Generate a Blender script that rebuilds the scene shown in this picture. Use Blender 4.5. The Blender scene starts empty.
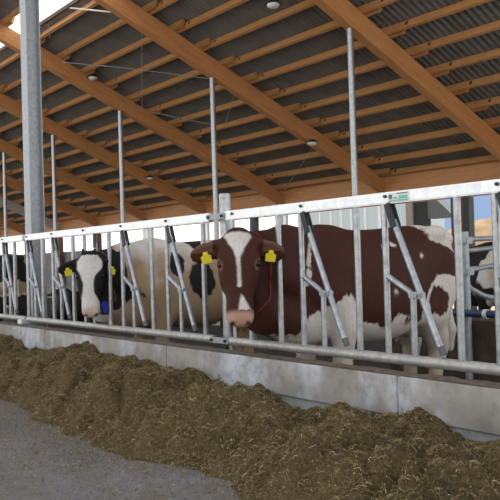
import bpy, bmesh, math, random
import numpy as np
from mathutils import Vector, Matrix, noise as mnoise
R = math.radians
random.seed(7); rng = np.random.default_rng(7)
sc = bpy.context.scene
col = sc.collection

# ------------------------------------------------------------------ helpers
def link(o):
    col.objects.link(o); return o
def tag(o, label=None, cat=None, group=None, kind=None):
    if label: o['label'] = label
    if cat: o['category'] = cat
    if group: o['group'] = group
    if kind: o['kind'] = kind
    return o
def empty(name, loc=(0,0,0), label=None, cat=None, group=None):
    o = bpy.data.objects.new(name, None); o.location = loc; o.empty_display_size = .1
    link(o); return tag(o, label, cat, group)
def mesh_obj(name, me, mat=None, parent=None, loc=None):
    o = bpy.data.objects.new(name, me)
    if mat and not me.materials: me.materials.append(mat)
    if parent is not None: o.parent = parent
    if loc is not None: o.location = loc
    return link(o)
def bm_obj(name, bm, mat=None, parent=None, loc=None, smooth=False):
    bmesh.ops.recalc_face_normals(bm, faces=bm.faces)
    me = bpy.data.meshes.new(name); bm.to_mesh(me); bm.free()
    if smooth:
        me.polygons.foreach_set('use_smooth', [True]*len(me.polygons))
        me.set_sharp_from_angle(angle=R(40))
    return mesh_obj(name, me, mat, parent, loc)
def box(bm, lo, hi, bev=0.0):
    lo = Vector(lo); hi = Vector(hi)
    r = bmesh.ops.create_cube(bm, size=1, matrix=Matrix.Translation((lo+hi)/2) @ Matrix.Diagonal(((hi-lo).x, (hi-lo).y, (hi-lo).z, 1)))
    if bev > 0:
        es = list({e for v in r['verts'] for e in v.link_edges})
        bmesh.ops.bevel(bm, geom=es, offset=bev, segments=2, affect='EDGES')
    return bm
def boxo(name, lo, hi, mat, parent=None, bev=0.0):
    bm = bmesh.new(); box(bm, lo, hi, bev); return bm_obj(name, bm, mat, parent)
def prism(bm, pts, axis_vec):
    """closed polygon pts extruded along axis_vec"""
    a = [bm.verts.new(p) for p in pts]; b = [bm.verts.new(Vector(p)+Vector(axis_vec)) for p in pts]
    n = len(pts)
    bm.faces.new(a); bm.faces.new(b[::-1])
    for i in range(n): bm.faces.new((a[i], a[(i+1)%n], b[(i+1)%n], b[i]))
    return bm
def tube(bm, pts, r, n=14, caps=True, r1=None):
    pts = [Vector(p) for p in pts]; rings = []
    t0 = (pts[1]-pts[0]).normalized()
    ref = Vector((0,0,1)) if abs(t0.z) < .9 else Vector((1,0,0))
    nrm = t0.cross(ref).normalized()
    for i, p in enumerate(pts):
        if i == 0: t = pts[1]-pts[0]
        elif i == len(pts)-1: t = pts[-1]-pts[-2]
        else: t = (pts[i+1]-p).normalized() + (p-pts[i-1]).normalized()
        t.normalize()
        nrm = (nrm - t*nrm.dot(t)).normalized(); b = t.cross(nrm)
        rr = r if r1 is None else r+(r1-r)*i/(len(pts)-1)
        rings.append([bm.verts.new(p+(nrm*math.cos(a)+b*math.sin(a))*rr) for a in [2*math.pi*k/n for k in range(n)]])
    for A, B in zip(rings, rings[1:]):
        for k in range(n): bm.faces.new((A[k], A[(k+1)%n], B[(k+1)%n], B[k]))
    if caps: bm.faces.new(rings[0][::-1]); bm.faces.new(rings[-1])
    return bm
def tubeo(name, pts, r, mat, parent=None, n=14, r1=None):
    bm = bmesh.new(); tube(bm, pts, r, n, r1=r1); return bm_obj(name, bm, mat, parent, smooth=True)
def arc(pts, rad=.06, seg=6):
    """round the corners of a polyline"""
    pts = [Vector(p) for p in pts]; out = [pts[0]]
    for a, p, b in zip(pts, pts[1:], pts[2:]):
        d1 = (a-p); d2 = (b-p); r = min(rad, d1.length*.45, d2.length*.45)
        q1 = p+d1.normalized()*r; q2 = p+d2.normalized()*r
        for k in range(seg+1):
            t = k/seg; out.append(q1*(1-t)**2 + p*2*t*(1-t) + q2*t*t)
    out.append(pts[-1]); return out
def np_mesh(name, verts, faces):
    me = bpy.data.meshes.new(name); me.from_pydata([tuple(v) for v in verts], [], [tuple(int(i) for i in f) for f in faces]); me.update(); return me

# ------------------------------------------------------------------ materials
class NT:
    def __init__(s, name, rough=.6, metal=0.0, spec=.4):
        s.m = bpy.data.materials.new(name); s.m.use_nodes = True
        s.t = s.m.node_tree; s.n = s.t.nodes; s.b = s.n['Principled BSDF']
        s.b.inputs['Roughness'].default_value = rough; s.b.inputs['Metallic'].default_value = metal
        s.b.inputs['Specular IOR Level'].default_value = spec
        s.tc = s.n.new('ShaderNodeTexCoord')
    def lk(s, a, b): s.t.links.new(a, b)
    def coords(s, scale=(1,1,1), which='Object'):
        mp = s.n.new('ShaderNodeMapping'); mp.inputs['Scale'].default_value = scale
        s.lk(s.tc.outputs[which], mp.inputs['Vector']); return mp.outputs[0]
    def noise(s, co, scale, detail=4, rough=.55, dist=0):
        n = s.n.new('ShaderNodeTexNoise'); n.inputs['Scale'].default_value = scale
        n.inputs['Detail'].default_value = detail; n.inputs['Roughness'].default_value = rough; n.inputs['Distortion'].default_value = dist
        s.lk(co, n.inputs['Vector']); return n.outputs['Fac']
    def ramp(s, fac, stops):
        r = s.n.new('ShaderNodeValToRGB'); e = r.color_ramp.elements
        while len(e) < len(stops): e.new(.5)
        for k, (p, c) in enumerate(stops): e[k].position = p; e[k].color = (*c, 1)
        s.lk(fac, r.inputs[0]); return r.outputs[0]
    def mix(s, fac, a, b, mode='MIX'):
        x = s.n.new('ShaderNodeMix'); x.data_type = 'RGBA'; x.blend_type = mode
        for v, i in ((fac, 0), (a, 6), (b, 7)):
            if isinstance(v, (int, float)): x.inputs[i].default_value = v
            elif isinstance(v, tuple): x.inputs[i].default_value = (*v, 1)
            else: s.lk(v, x.inputs[i])
        return x.outputs[2]
    def math(s, op, a, b=None, c=None):
        x = s.n.new('ShaderNodeMath'); x.operation = op
        for i, v in enumerate((a, b, c)):
            if v is None: continue
            if isinstance(v, (int, float)): x.inputs[i].default_value = v
            else: s.lk(v, x.inputs[i])
        return x.outputs[0]
    def base(s, c):
        if isinstance(c, tuple): s.b.inputs['Base Color'].default_value = (*c, 1)
        else: s.lk(c, s.b.inputs['Base Color'])
        return s
    def bump(s, h, strength=.3, dist=.01):
        b = s.n.new('ShaderNodeBump'); b.inputs['Strength'].default_value = strength; b.inputs['Distance'].default_value = dist
        s.lk(h, b.inputs['Height']); s.lk(b.outputs[0], s.b.inputs['Normal']); return s

def m_galv(name, lo, hi, rough=.42, metal=.7):
    t = NT(name, rough, metal)
    f = t.noise(t.coords(), 26, 5, .65); g = t.noise(t.coords(), 5, 3)
    c = t.ramp(f, [(.3, lo), (.7, hi)])
    c = t.mix(t.math('MULTIPLY', t.math('SMOOTH_MIN', g, .8, .1), .45), c, tuple(x*.72 for x in hi), 'MIX')
    t.base(c); t.bump(f, .12, .004); return t.m
GALV = m_galv('galvanised_steel', (.64,.675,.70), (.90,.93,.95), .38, .6)  # paler than the bars' steel: the top rail's overexposure is put into the colour
GALV_M = m_galv('speckled_galvanised_steel', (.22,.235,.25), (.50,.525,.55), .36, .75)
GALV_DULL = m_galv('dull_galvanised_steel', (.27,.29,.31), (.44,.47,.50), .5, .5)
def m_plain(name, c, rough=.6, metal=0, var=.25, scale=12):
    t = NT(name, rough, metal); f = t.noise(t.coords(), scale, 5)
    t.base(t.ramp(f, [(.25, tuple(x*(1-var) for x in c)), (.75, tuple(min(1, x*(1+var)) for x in c))])); return t.m
DARK_STEEL = m_plain('dark_steel', (.035,.038,.042), .45, .5)
BLACK = m_plain('black_rubber', (.015,.015,.016), .5)
def m_wood(name, dark, light, sc_=1.0):
    t = NT(name, .55); co = t.coords((1.2*sc_, 14*sc_, 14*sc_))
    f = t.noise(co, 2.2, 6, .6, .4); k = t.noise(t.coords((.6,3,3)), 2, 3)
    c = t.ramp(f, [(.28, dark), (.72, light)])
    c = t.mix(t.math('MULTIPLY', k, .5), c, tuple(x*.8 for x in dark))
    t.base(c); t.bump(f, .1, .004); return t.m
WOOD = m_wood('glulam_timber', (.42,.18,.062), (.63,.31,.125))
WOOD_P = m_wood('purlin_timber', (.40,.19,.068), (.59,.32,.135), 1.4)
WOOD_G = m_wood('pale_grey_timber', (.42,.38,.34), (.60,.56,.52))
WOOD_D = m_wood('brown_timber', (.10,.04,.02), (.18,.075,.035))
KNOT = m_plain('dark_connector', (.05,.022,.012), .6)
SHEET = m_plain('grey_fibre_cement', (.175,.166,.156), .75, 0, .22, 3)
def m_concrete(name, a, b, blotch, sc_=1.0):
    t = NT(name, .85, 0, .25); co = t.coords()
    f = t.noise(co, 3.2*sc_, 6, .65); g = t.noise(t.coords((1,1,1)), 14*sc_, 6, .7); h = t.noise(t.coords((1.3,1.3,.7)), 1.7*sc_, 4, .6)
    c = t.ramp(f, [(.3, a), (.7, b)])
    hh = t.ramp(h, [(.50, (0,0,0)), (.66, (1,1,1))])
    c = t.mix(t.math('MULTIPLY', hh, t.math('MULTIPLY', g, 1.3)), c, blotch)
    c = t.mix(t.ramp(g, [(.3, (.35,.35,.35)), (.5, (0,0,0))]), c, tuple(x*.5 for x in a))
    t.base(c); t.bump(g, .3, .006); return t.m
CONC = m_concrete('kerb_concrete', (.27,.24,.21), (.43,.40,.365), (.66,.72,.80))
CONC_B = m_concrete('plinth_concrete', (.30,.33,.32), (.46,.49,.49), (.5,.53,.53))
CONC_W = m_concrete('wall_concrete', (.22,.21,.22), (.31,.30,.315), (.34,.34,.36))
DIRT = m_plain('dung_crust', (.13,.10,.07), .9, 0, .5, 25)
BEDDING = m_plain('dirty_bedding', (.075,.054,.033), .95, 0, .45, 9)
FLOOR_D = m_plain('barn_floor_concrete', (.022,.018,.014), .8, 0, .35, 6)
def m_floor():
    t = NT('feed_alley_concrete', .8, 0, .3); co = t.coords()
    f = t.noise(co, 1.6, 5, .6); g = t.noise(co, 40, 6, .75); h = t.noise(co, 7, 5, .6)
    c = t.ramp(f, [(.35, (.125,.116,.110)), (.65, (.185,.182,.19))])
    c = t.mix(t.ramp(h, [(.46, (0,0,0)), (.62, (.7,.7,.7))]), c, (.155,.125,.09))
    c = t.mix(t.ramp(g, [(.5, (0,0,0)), (.75, (.6,.6,.6))]), c, (.36,.32,.26))
    t.base(c); t.bump(g, .35, .005); return t.m
FLOOR = m_floor()
YARD_BOUNCE = m_concrete('bounce_yard_concrete', (.42,.38,.33), (.56,.52,.46), (.55,.53,.5))
def m_silage():
    t = NT('silage', .9, 0, .2); co = t.coords()
    f = t.noise(co, 60, 6, .75); g = t.noise(co, 6, 4, .6)
    c = t.ramp(f, [(.3, (.042,.030,.013)), (.5, (.155,.113,.050)), (.75, (.31,.232,.112))])
    c = t.mix(t.ramp(g, [(.40, (0,0,0)), (.68, (.75,.75,.75))]), c, (.045,.036,.015))
    t.base(c); t.bump(f, .9, .02); return t.m
SILAGE = m_silage()
def m_strand():
    t = NT('silage_strand', .8, 0, .2)
    a = t.n.new('ShaderNodeAttribute'); a.attribute_name = 'tint'
    t.base(t.ramp(a.outputs['Fac'], [(0, (.07,.048,.02)), (.4, (.185,.135,.058)), (.72, (.34,.26,.125)), (.92, (.46,.37,.20)), (1, (.62,.54,.36))])); return t.m
STRAND = m_strand()
YELLOW = m_plain('yellow_tag_plastic', (.74,.62,.04), .45, 0, .06)
BLUE_TAG = m_plain('blue_transponder_plastic', (.03,.07,.42), .4, 0, .1)
BLUE_PIPE = m_plain('dark_blue_pipe', (.03,.05,.11), .35, 0, .1)
STRAP_O = m_plain('orange_strap', (.22,.05,.015), .7, 0, .15)
STRAP_B = m_plain('brown_leather_strap', (.20,.10,.05), .7, 0, .15)
EYE = m_plain('eye_brown', (.012,.008,.006), .12)
WHITE_P = m_plain('white_lamp_plastic', (.75,.74,.70), .4, 0, .05)
SIGN_W = m_plain('sign_white', (.72,.78,.74), .4, 0, .05)
SIGN_G = m_plain('sign_green', (.20,.50,.42), .4, 0, .1)
SIGN_D = m_plain('sign_dark_green', (.10,.20,.19), .4, 0, .1)
PALE_BLUE = m_plain('pale_blue_cladding', (.52,.64,.70), .5, 0, .04)
WHITE_B = m_plain('white_batten', (.88,.90,.90), .5, 0, .03)
TAUPE = m_plain('taupe_trim', (.26,.22,.19), .7, 0, .1)
DGREY = m_plain('dark_grey_roofing', (.10,.115,.115), .7, 0, .1)
DOORWAY_SHADE = m_plain('doorway_shade', (.02,.024,.026), .7, 0, .1)
SAND = m_plain('sandy_heap', (.27,.18,.095), .95, 0, .3, 1.6)
FIELD = m_plain('outdoor_ground', (.33,.27,.18), .95, 0, .3, .4)
LEAF = m_plain('hazy_foliage', (.34,.30,.22), .9, 0, .3, 1.5)
def m_skylight():
    t = NT('translucent_skylight', .4); t.n.remove(t.b)
    tr = t.n.new('ShaderNodeBsdfTranslucent'); tr.inputs[0].default_value = (.95,.95,.92,1)
    tp = t.n.new('ShaderNodeBsdfTransparent'); tp.inputs[0].default_value = (.97,.98,.98,1)
    mx = t.n.new('ShaderNodeMixShader'); mx.inputs[0].default_value = .12
    t.lk(tr.outputs[0], mx.inputs[1]); t.lk(tp.outputs[0], mx.inputs[2]); t.lk(mx.outputs[0], t.n['Material Output'].inputs[0]); return t.m
SKYL = m_skylight()

# ------------------------------------------------------------------ camera (the lens height is the z origin)
f_px, yaw, pitch, roll = 720., R(39.7), R(.84), .03
fw = Vector((-math.cos(yaw)*math.cos(pitch), math.sin(yaw)*math.cos(pitch), math.sin(pitch)))
r0 = Vector((math.sin(yaw), math.cos(yaw), 0)); u0 = r0.cross(fw)
rc, rs = math.cos(roll), math.sin(roll)
cx = r0*rc - u0*rs           # picture right
cy = u0*rc + r0*rs           # picture up
cam = bpy.data.cameras.new('camera'); cam.sensor_width = 36; cam.lens = f_px/500*36; cam.clip_end = 500
co = bpy.data.objects.new('camera', cam); link(co)
M = Matrix((cx, cy, -fw)).transposed().to_4x4(); co.matrix_world = M
sc.camera = co
def in_frame(p, m=60):
    p = Vector(p); z = p.dot(fw)
    if z < .2: return False
    x = 250+p.dot(cx)/z*f_px; y = 250-p.dot(cy)/z*f_px
    return -m < x < 500+m and -m < y < 500+m

# ------------------------------------------------------------------ dimensions
G = -.96            # feed alley floor
GB = -1.2           # barn floor behind the fence
FY = 3.04           # feed fence plane
ZT, ZB = .312, -.546
def roofz(Y): return 3.504-.415*(Y-8.24)     # underside of the rafters
SL = math.atan(.415)
BX = [-3.88,-7.4,-10.92,-14.42,-18.0,-21.48,-24.96,-28.32,-31.8,-35.3]
ORD = ['nearest','second','third','fourth','fifth','sixth','seventh','eighth','ninth','tenth','eleventh','twelfth','thirteenth','fourteenth','fifteenth','sixteenth','seventeenth','eighteenth','nineteenth','twentieth']

# ------------------------------------------------------------------ setting
tag(boxo('floor', (-60,-2.4,G-.1), (40,2.9,G), FLOOR), kind='structure')
tag(boxo('floor_bounce_yard', (-60,-60,G-.12), (40,-2.402,G-.01), YARD_BOUNCE), kind='structure')  # unseen pale yard, added to bounce sunlight up to the roof
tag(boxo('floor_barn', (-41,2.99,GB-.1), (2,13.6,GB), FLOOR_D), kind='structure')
tag(boxo('floor_outside', (-120,13.6,GB-.15), (60,120,GB-.05), FIELD), kind='structure')
tag(boxo('wall_back', (-41,13.35,GB), (-10.95,13.5,.60), CONC_W), kind='structure')

def sheet(name, Y0, Y1, X0, X1, off=.51, period=.115, amp=.020, thick=.006):
    n = int((X1-X0)/period*8); xs = np.linspace(X0, X1, n+1)
    w = np.clip(np.sin(xs*2*np.pi/period)*1.4, -1, 1)*amp
    v = []; f = []
    for up in (0, thick):
        for Y in (Y0, Y1):
            z = roofz(Y)+off
            v += [(x, Y, z+a+up) for x, a in zip(xs, w)]
    m = n+1
    for i in range(n):
        f.append((i, i+1, m+i+1, m+i)); f.append((2*m+i, 3*m+i, 3*m+i+1, 2*m+i+1))
        f.append((i, 2*m+i, 2*m+i+1, i+1)); f.append((m+i, m+i+1, 3*m+i+1, 3*m+i))
    me = np_mesh(name, v, f); me.polygons.foreach_set('use_smooth', [True]*len(me.polygons)); me.set_sharp_from_angle(angle=R(60))
    return mesh_obj(name, me)
s1 = sheet('ceiling', 6.13, 13.42, -40.0, 1.0); s1.data.materials.append(SHEET); tag(s1, kind='structure')
s2 = sheet('ceiling', 2.3, 5.62, -40.0, 1.0); s2.data.materials.append(SHEET); tag(s2, kind='structure')
bm = bmesh.new(); prism(bm, [(-40.0,5.55,roofz(5.55)+.56),(-40.0,6.2,roofz(6.2)+.56),(-40.0,6.2,roofz(6.2)+.575),(-40.0,5.55,roofz(5.55)+.575)], (41,0,0))
tag(bm_obj('window_1', bm, SKYL), kind='structure')

bm = bmesh.new(); prism(bm, [(-40.0,6.10,roofz(6.10)+.49),(-40.0,6.125,roofz(6.125)+.49),(-40.0,6.125,roofz(6.125)+.575),(-40.0,6.10,roofz(6.10)+.575)], (41,0,0))
tag(bm_obj('trim_1', bm, KNOT), kind='structure')
# rafters
def rafter_mesh():
    # local x runs down the slope from Y=2.6 to the eave, local z is square to the roof
    L = (13.32-2.6)/math.cos(SL); H = .32; w = .085
    pts = [(0,-w,0),(L-.05,-w,.0),(L,-w,.06),(L,-w,H*.72),(L-1.1,-w,H),(0,-w,H)]
    bm = bmesh.new(); prism(bm, pts, (0,2*w,0))
    bmesh.ops.bevel(bm, geom=[e for e in bm.edges], offset=.008, segments=1, affect='EDGES')
    bmesh.ops.recalc_face_normals(bm, faces=bm.faces)
    me = bpy.data.meshes.new('roof_beam'); bm.to_mesh(me); bm.free(); me.materials.append(WOOD); return me
rm = rafter_mesh(); rm2 = rm.copy(); rm2.materials[0] = WOOD_G  # one beam gets a paler, greyer timber colour
for i, X in enumerate(BX):
    if i == 0: continue
    o = bpy.data.objects.new('roof_beam', rm if i != 7 else rm2); link(o)
    ax = Vector((0, math.cos(SL), -math.sin(SL))); az = Vector((0, math.sin(SL), math.cos(SL))); ay = az.cross(ax)
    Mx = Matrix((ax, ay, az)).transposed().to_4x4(); Mx.translation = (X, 2.6, roofz(2.6)); o.matrix_world = Mx
    where = ['', 'first from the right edge of the photo', 'ending above the red cow\'s back', 'ending above the red cow\'s right-hand ear', 'ending left of the round fence post',
             'ending above the pale cow\'s shoulder', 'ending above the white-faced cow\'s head', 'pale grey', 'running behind the foot of the thick column', 'at the far left end'][i]
    tag(o, ('sloping orange laminated timber roof beam, ' if i != 7 else 'sloping laminated timber roof beam, ')+where, 'roof beam', 'laminated roof beams')

BAY = ['first']+ORD[1:]
# purlins
def purlin_meshes():
    bm = bmesh.new(); box(bm, (-2.12,-.033,0), (2.12,.033,.13), .006); bmesh.ops.recalc_face_normals(bm, faces=bm.faces)
    a = bpy.data.meshes.new('purlin'); bm.to_mesh(a); bm.free(); a.materials.append(WOOD_P)
    bm = bmesh.new(); box(bm, (-.026,-.037,.04), (.026,.037,.10), .004); bmesh.ops.recalc_face_normals(bm, faces=bm.faces)
    b = bpy.data.meshes.new('connector'); bm.to_mesh(b); bm.free(); b.materials.append(KNOT); return a, b
pm, km = purlin_meshes()
PY = [13.02-.564*k for k in range(18)]
PY[0] = 13.0
for i in range(len(BX)-1):
    xm = (BX[i]+BX[i+1])/2
    for k, Y in enumerate(PY):
        if 5.62 < Y < 6.1: Y = 6.14 if Y > 5.85 else 5.6
        off = .045 if i % 2 else -.045
        Yc = Y+off*math.cos(SL)
        base = Vector((xm, Yc, roofz(Yc)+.32/math.cos(SL)+.004))
        if not any(in_frame(base+Vector((dx,0,0)), 40) for dx in (-1.7,-1,-.5,0,.5,1,1.7)): continue
        o = bpy.data.objects.new('purlin', pm); link(o); o.location = base; o.rotation_euler = (-SL, 0, 0)
        tag(o, f'{ORD[k]} timber purlin up from the eave, {BAY[i]} roof bay from the right' if k else f'timber purlin nearest the eave, {BAY[i]} roof bay from the right', 'purlin', 'roof purlins')
        for sx in (-1.28, 1.28):
            c = bpy.data.objects.new('connector', km); link(c); c.parent = o; c.location = (sx, 0, 0)

# eave
boxo('eave_beam', (-40.0,13.14,1.20), (.5,13.24,1.94), WOOD)
tag(bpy.data.objects['eave_beam'], 'long horizontal timber eave beam along the open far side of the barn', 'beam')
for i, X in enumerate(BX[2:9], 2):
    steel = i in (2,3,4,5)
    nm = 'eave_column'
    where = {2:'behind the red cow\'s back', 3:'above the red cow\'s right-hand ear', 4:'seen left of the round fence post', 5:'seen above the pale cow\'s back',
             6:'behind the white-faced cow\'s head', 7:'seen left of the white-faced cow', 8:'mostly hidden behind the thick column'}[i]
    e = empty(nm, (X,13.18,GB), ('pale steel column' if steel else 'brown timber column')+' under the eave, '+where, 'column', 'eave columns')
    if steel:
        for dx in (-.10,.10):
            bm = bmesh.new(); prism(bm, [(dx-.03,-.07,0),(dx+.03,-.07,0),(dx+.03,-.055,0),(dx-.018,-.055,0),(dx-.018,.055,0),(dx+.03,.055,0),(dx+.03,.07,0),(dx-.03,.07,0)], (0,0,2.395))
            bm_obj('steel_channel', bm, GALV, e)
    else:
        boxo('timber_shaft', (-.11,-.09,0), (.11,.09,2.395), WOOD_D, e, .008)
    bm = bmesh.new(); box(bm, (-.13,-.26,2.50), (-.105,-.02,2.68)); box(bm, (.105,-.26,2.50), (.13,-.02,2.68)); box(bm, (-.13,-.26,2.47), (.13,-.02,2.498))
    bm_obj('beam_shoe', bm, GALV, e)
e = empty('door_post', (-8.83,13.2,GB), 'brown double timber door post with dark steel edge beyond the red cow\'s rump', 'post')
boxo('timber_shaft', (-.22,-.1,0), (-.12,.1,2.395), WOOD_D, e, .006)
boxo('timber_shaft', (.0,-.1,0), (.1,.1,2.395), WOOD_D, e, .006)
boxo('steel_edge', (.1,-.1,0), (.22,.1,2.395), DARK_STEEL, e, .004)
boxo('cross_rail', (-.12,-.06,.5), (0,.06,.7), WOOD_D, e)
boxo('galvanised_foot', (-.02,-.13,0), (.1,-.101,1.45), GALV_DULL, e)

# ------------------------------------------------------------------ steel poles to the roof
for i, (X, where) in enumerate(((-7.38,'nearest, right of the round fence post'),(-10.9,'second, just left of the round fence post'),(-14.41,'third, above the pale cow\'s shoulder'),
                                (-17.98,'fourth, right of the big steel column'),(-21.45,'fifth, at the left edge'))):
    e = empty('roof_pole', (X,8.24,GB), 'slim galvanised pole holding up a roof beam, '+where, 'pole', 'slim roof poles')
    zt = roofz(8.24)-GB
    tubeo('pole_shaft', [(0,0,.01),(0,0,zt-.012)], .05, GALV_M, e, 18)
    boxo('head_plate', (-.08,-.09,zt-.02+.03), (.08,.05,zt+.03), GALV_DULL, e) if False else None
    boxo('base_plate', (-.1,-.1,0), (.1,.1,.012), GALV_DULL, e)

# ------------------------------------------------------------------ big column
e = empty('steel_column', (-7.4,3.16,GB), 'thick galvanised H-section steel column rising from the feed fence to the roof', 'column')
h = .078; tf = .010; zt = roofz(3.16)-.003-GB
bm = bmesh.new()
prism(bm, [(-h,-h,0),(h,-h,0),(h,-h+tf,0),(tf/2,-h+tf,0),(tf/2,h-tf,0),(h,h-tf,0),(h,h,0),(-h,h,0),(-h,h-tf,0),(-tf/2,h-tf,0),(-tf/2,-h+tf,0),(-h,-h+tf,0)], (0,0,zt))
bm_obj('column_shaft', bm, GALV_DULL, e)
bm = bmesh.new(); box(bm, (-.03,-h-.012,GB*-1+ZB-.06), (.03,-h-.001,GB*-1+ZB+.10), .003); bm_obj('bolted_plate', bm, GALV, e)
boxo('foot_bracket', (-.05,-.2,.605), (.06,-h-.002,.655), GALV, e, .006)

# ------------------------------------------------------------------ feed fence
def clamp_mesh():
    bm = bmesh.new(); box(bm, (-.042,-.022,-.018), (.042,.022,.018), .006)
    bmesh.ops.create_cone(bm, cap_ends=True, segments=8, radius1=.010, radius2=.010, depth=.068, matrix=Matrix.Translation((.012,0,.0)) @ Matrix.Rotation(R(90),4,'X'))
    return bm
def panel(X0, X1, Rs, Fs, label, closed=()):
    e = empty('feed_fence', (X0,FY,GB), label, 'fence', 'galvanised feed fence panels')
    q = lambda x, dy, z: (x-X0, dy, z-GB)
    bm = bmesh.new(); box(bm, q(X0,-.024,ZT-.031), q(X1,.024,ZT+.031), .006); bm_obj('top_rail', bm, GALV, e)
    tubeo('bottom_rail', [q(X0,0,ZB), q(X1,0,ZB)], .029, GALV_B, e, 16)
    for x in Rs:
        tubeo('upright_bar', [q(x,0,ZB+.025), q(x,0,ZT-.03)], .0185, GALV_M, e)
    for x in Fs:
        tubeo('neck_bar', [q(x,0,ZB+.025), q(x,0,ZT-.03)], .0175, GALV_M, e)
        hx = x+.172
        tubeo('bent_half_bar', arc([q(hx,0,ZB+.025), q(hx,0,-.20), q(x+.012,0,-.108)], .035), .0165, GALV_M, e)
        if x in closed: t, b = (x+.235, ZT-.06), (x+.205, ZB+.045)
        else: t, b = (x+.035, ZT-.06), (x+.352, ZB+.045)
        d = Vector((b[0]-t[0], 0, b[1]-t[1]))
        sw = tubeo('swing_bar', [q(t[0]+d.x*.08,-.002,t[1]+d.z*.08), q(t[0]+d.x*.93,-.002,t[1]+d.z*.95)], .0175, GALV_M, e)
        tubeo('end_cap', [q(t[0]+d.x*.945,-.002,t[1]+d.z*.945), q(b[0],-.002,b[1])], .0185, CAPG, sw)
        bm = bmesh.new()
        for off in (-.026,.012):
            a = Vector(q(t[0],off,t[1]+.03)); c = Vector(q(t[0]+d.x*.13,off,t[1]+d.z*.13)); s = Vector((d.z,0,-d.x)).normalized()*.018
            prism(bm, [a-s, a+s, c+s, c-s], (0,.010,0))
        bm_obj('latch_plate', bm, DARK_STEEL, sw)
        zc = -.205; xc = t[0]+d.x*((zc-t[1])/d.z)
        bm = clamp_mesh(); bmesh.ops.translate(bm, vec=q((hx+xc)/2,-.004,zc), verts=bm.verts); bm_obj('pivot_clamp', bm, GALV_DULL, e)
        bm = bmesh.new(); bmesh.ops.create_cone(bm, cap_ends=True, segments=8, radius1=.009, radius2=.009, depth=.012, matrix=Matrix.Translation(q(x+.03,-.029,ZT+.008)) @ Matrix.Rotation(R(90),4,'X'))
        bm_obj('latch_bolt', bm, DARK_STEEL, e)
    return e
GALV_B = m_galv('dusty_galvanised_steel', (.30,.295,.275), (.55,.54,.51), .5, .55)
CAPG = m_plain('grey_end_cap', (.10,.115,.135), .5, 0, .1)
RX = panel(-3.90, -.9, (-3.376,-2.72,-2.064,-1.40), (-3.84,-3.17,-2.518,-1.856,-1.19), 'galvanised self-locking feed fence panel in front of the red cow, right of the round post', closed=(-3.84,))
LX = panel(-7.34, -4.08, (-4.184,-4.876,-5.568,-6.262,-6.95), (-4.656,-5.344,-6.03,-6.705), 'galvanised self-locking feed fence panel between the thick column and the round post', closed=(-6.03,))
NX = panel(-10.6, -7.40, (-7.68,-8.34,-9.0,-9.7), (-7.32+.0,-8.0,-8.69,-9.35), 'galvanised self-locking feed fence panel at the left edge, left of the thick column')
# label plate on the rail
e = empty('rail_label', (-2.40,FY-.0245,ZT), 'small greenish white label stuck on the top rail above the red cow', 'label')
p = lambda a, b, c, d, y0, y1: ((a,-y1,b), (c,-y0,d))
lo, hi = p(-.068,-.024,.068,.024,.0,.002); boxo('label_plate', lo, hi, SIGN_W, e)
bm = bmesh.new()
for a, b, c, d in ((-.064,-.022,.064,-.014),(.0,-.012,.060,.006)): lo, hi = p(a,b,c,d,.002,.003); box(bm, lo, hi)
bm_obj('green_band', bm, SIGN_G, e)
bm = bmesh.new()
for a, b, c, d in ((-.062,-.010,-.050,.014),(-.046,-.010,-.040,.014),(-.062,.010,-.042,.014),(-.030,-.008,-.008,-.002),(-.010,.015,.060,.020),(-.056,-.004,-.046,.004)): lo, hi = p(a,b,c,d,.0032,.004); box(bm, lo, hi)
bm_obj('dark_print', bm, SIGN_D, e)

# round post
e = empty('fence_post', (-4.0,3.105,GB), 'round galvanised fence post standing above the rail beside the red cow\'s head', 'post')
tubeo('post_tube', [(0,0,.0),(0,0,.47-GB)], .040, GALV_M, e, 20)
tubeo('post_cap', [(0,0,.47-GB),(0,0,.475-GB)], .038, GALV_DULL, e, 20)
for zz, nm in ((ZT-GB,'rail_bracket'), (ZB-GB,'rail_bracket')):
    bm = bmesh.new(); box(bm, (-.09,-.098,zz-.020), (.11,-.092,zz+.020), .002); box(bm, (-.05,-.092,zz-.014), (-.036,-.03,zz+.014)); box(bm, (.036,-.092,zz-.014), (.05,-.03,zz+.014))
    pl = bm_obj(nm, bm, GALV_DULL, e)
    for bx in (-.07,.085):
        bm = bmesh.new(); bmesh.ops.create_cone(bm, cap_ends=True, segments=6, radius1=.011, radius2=.011, depth=.012, matrix=Matrix.Translation((bx,-.104,zz)) @ Matrix.Rotation(R(90),4,'X'))
        bm_obj('bolt', bm, DARK_STEEL, pl)
boxo('rubber_block', (-.05,-.06,.585), (.05,-.042,.64), BLACK, e, .005)

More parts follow.
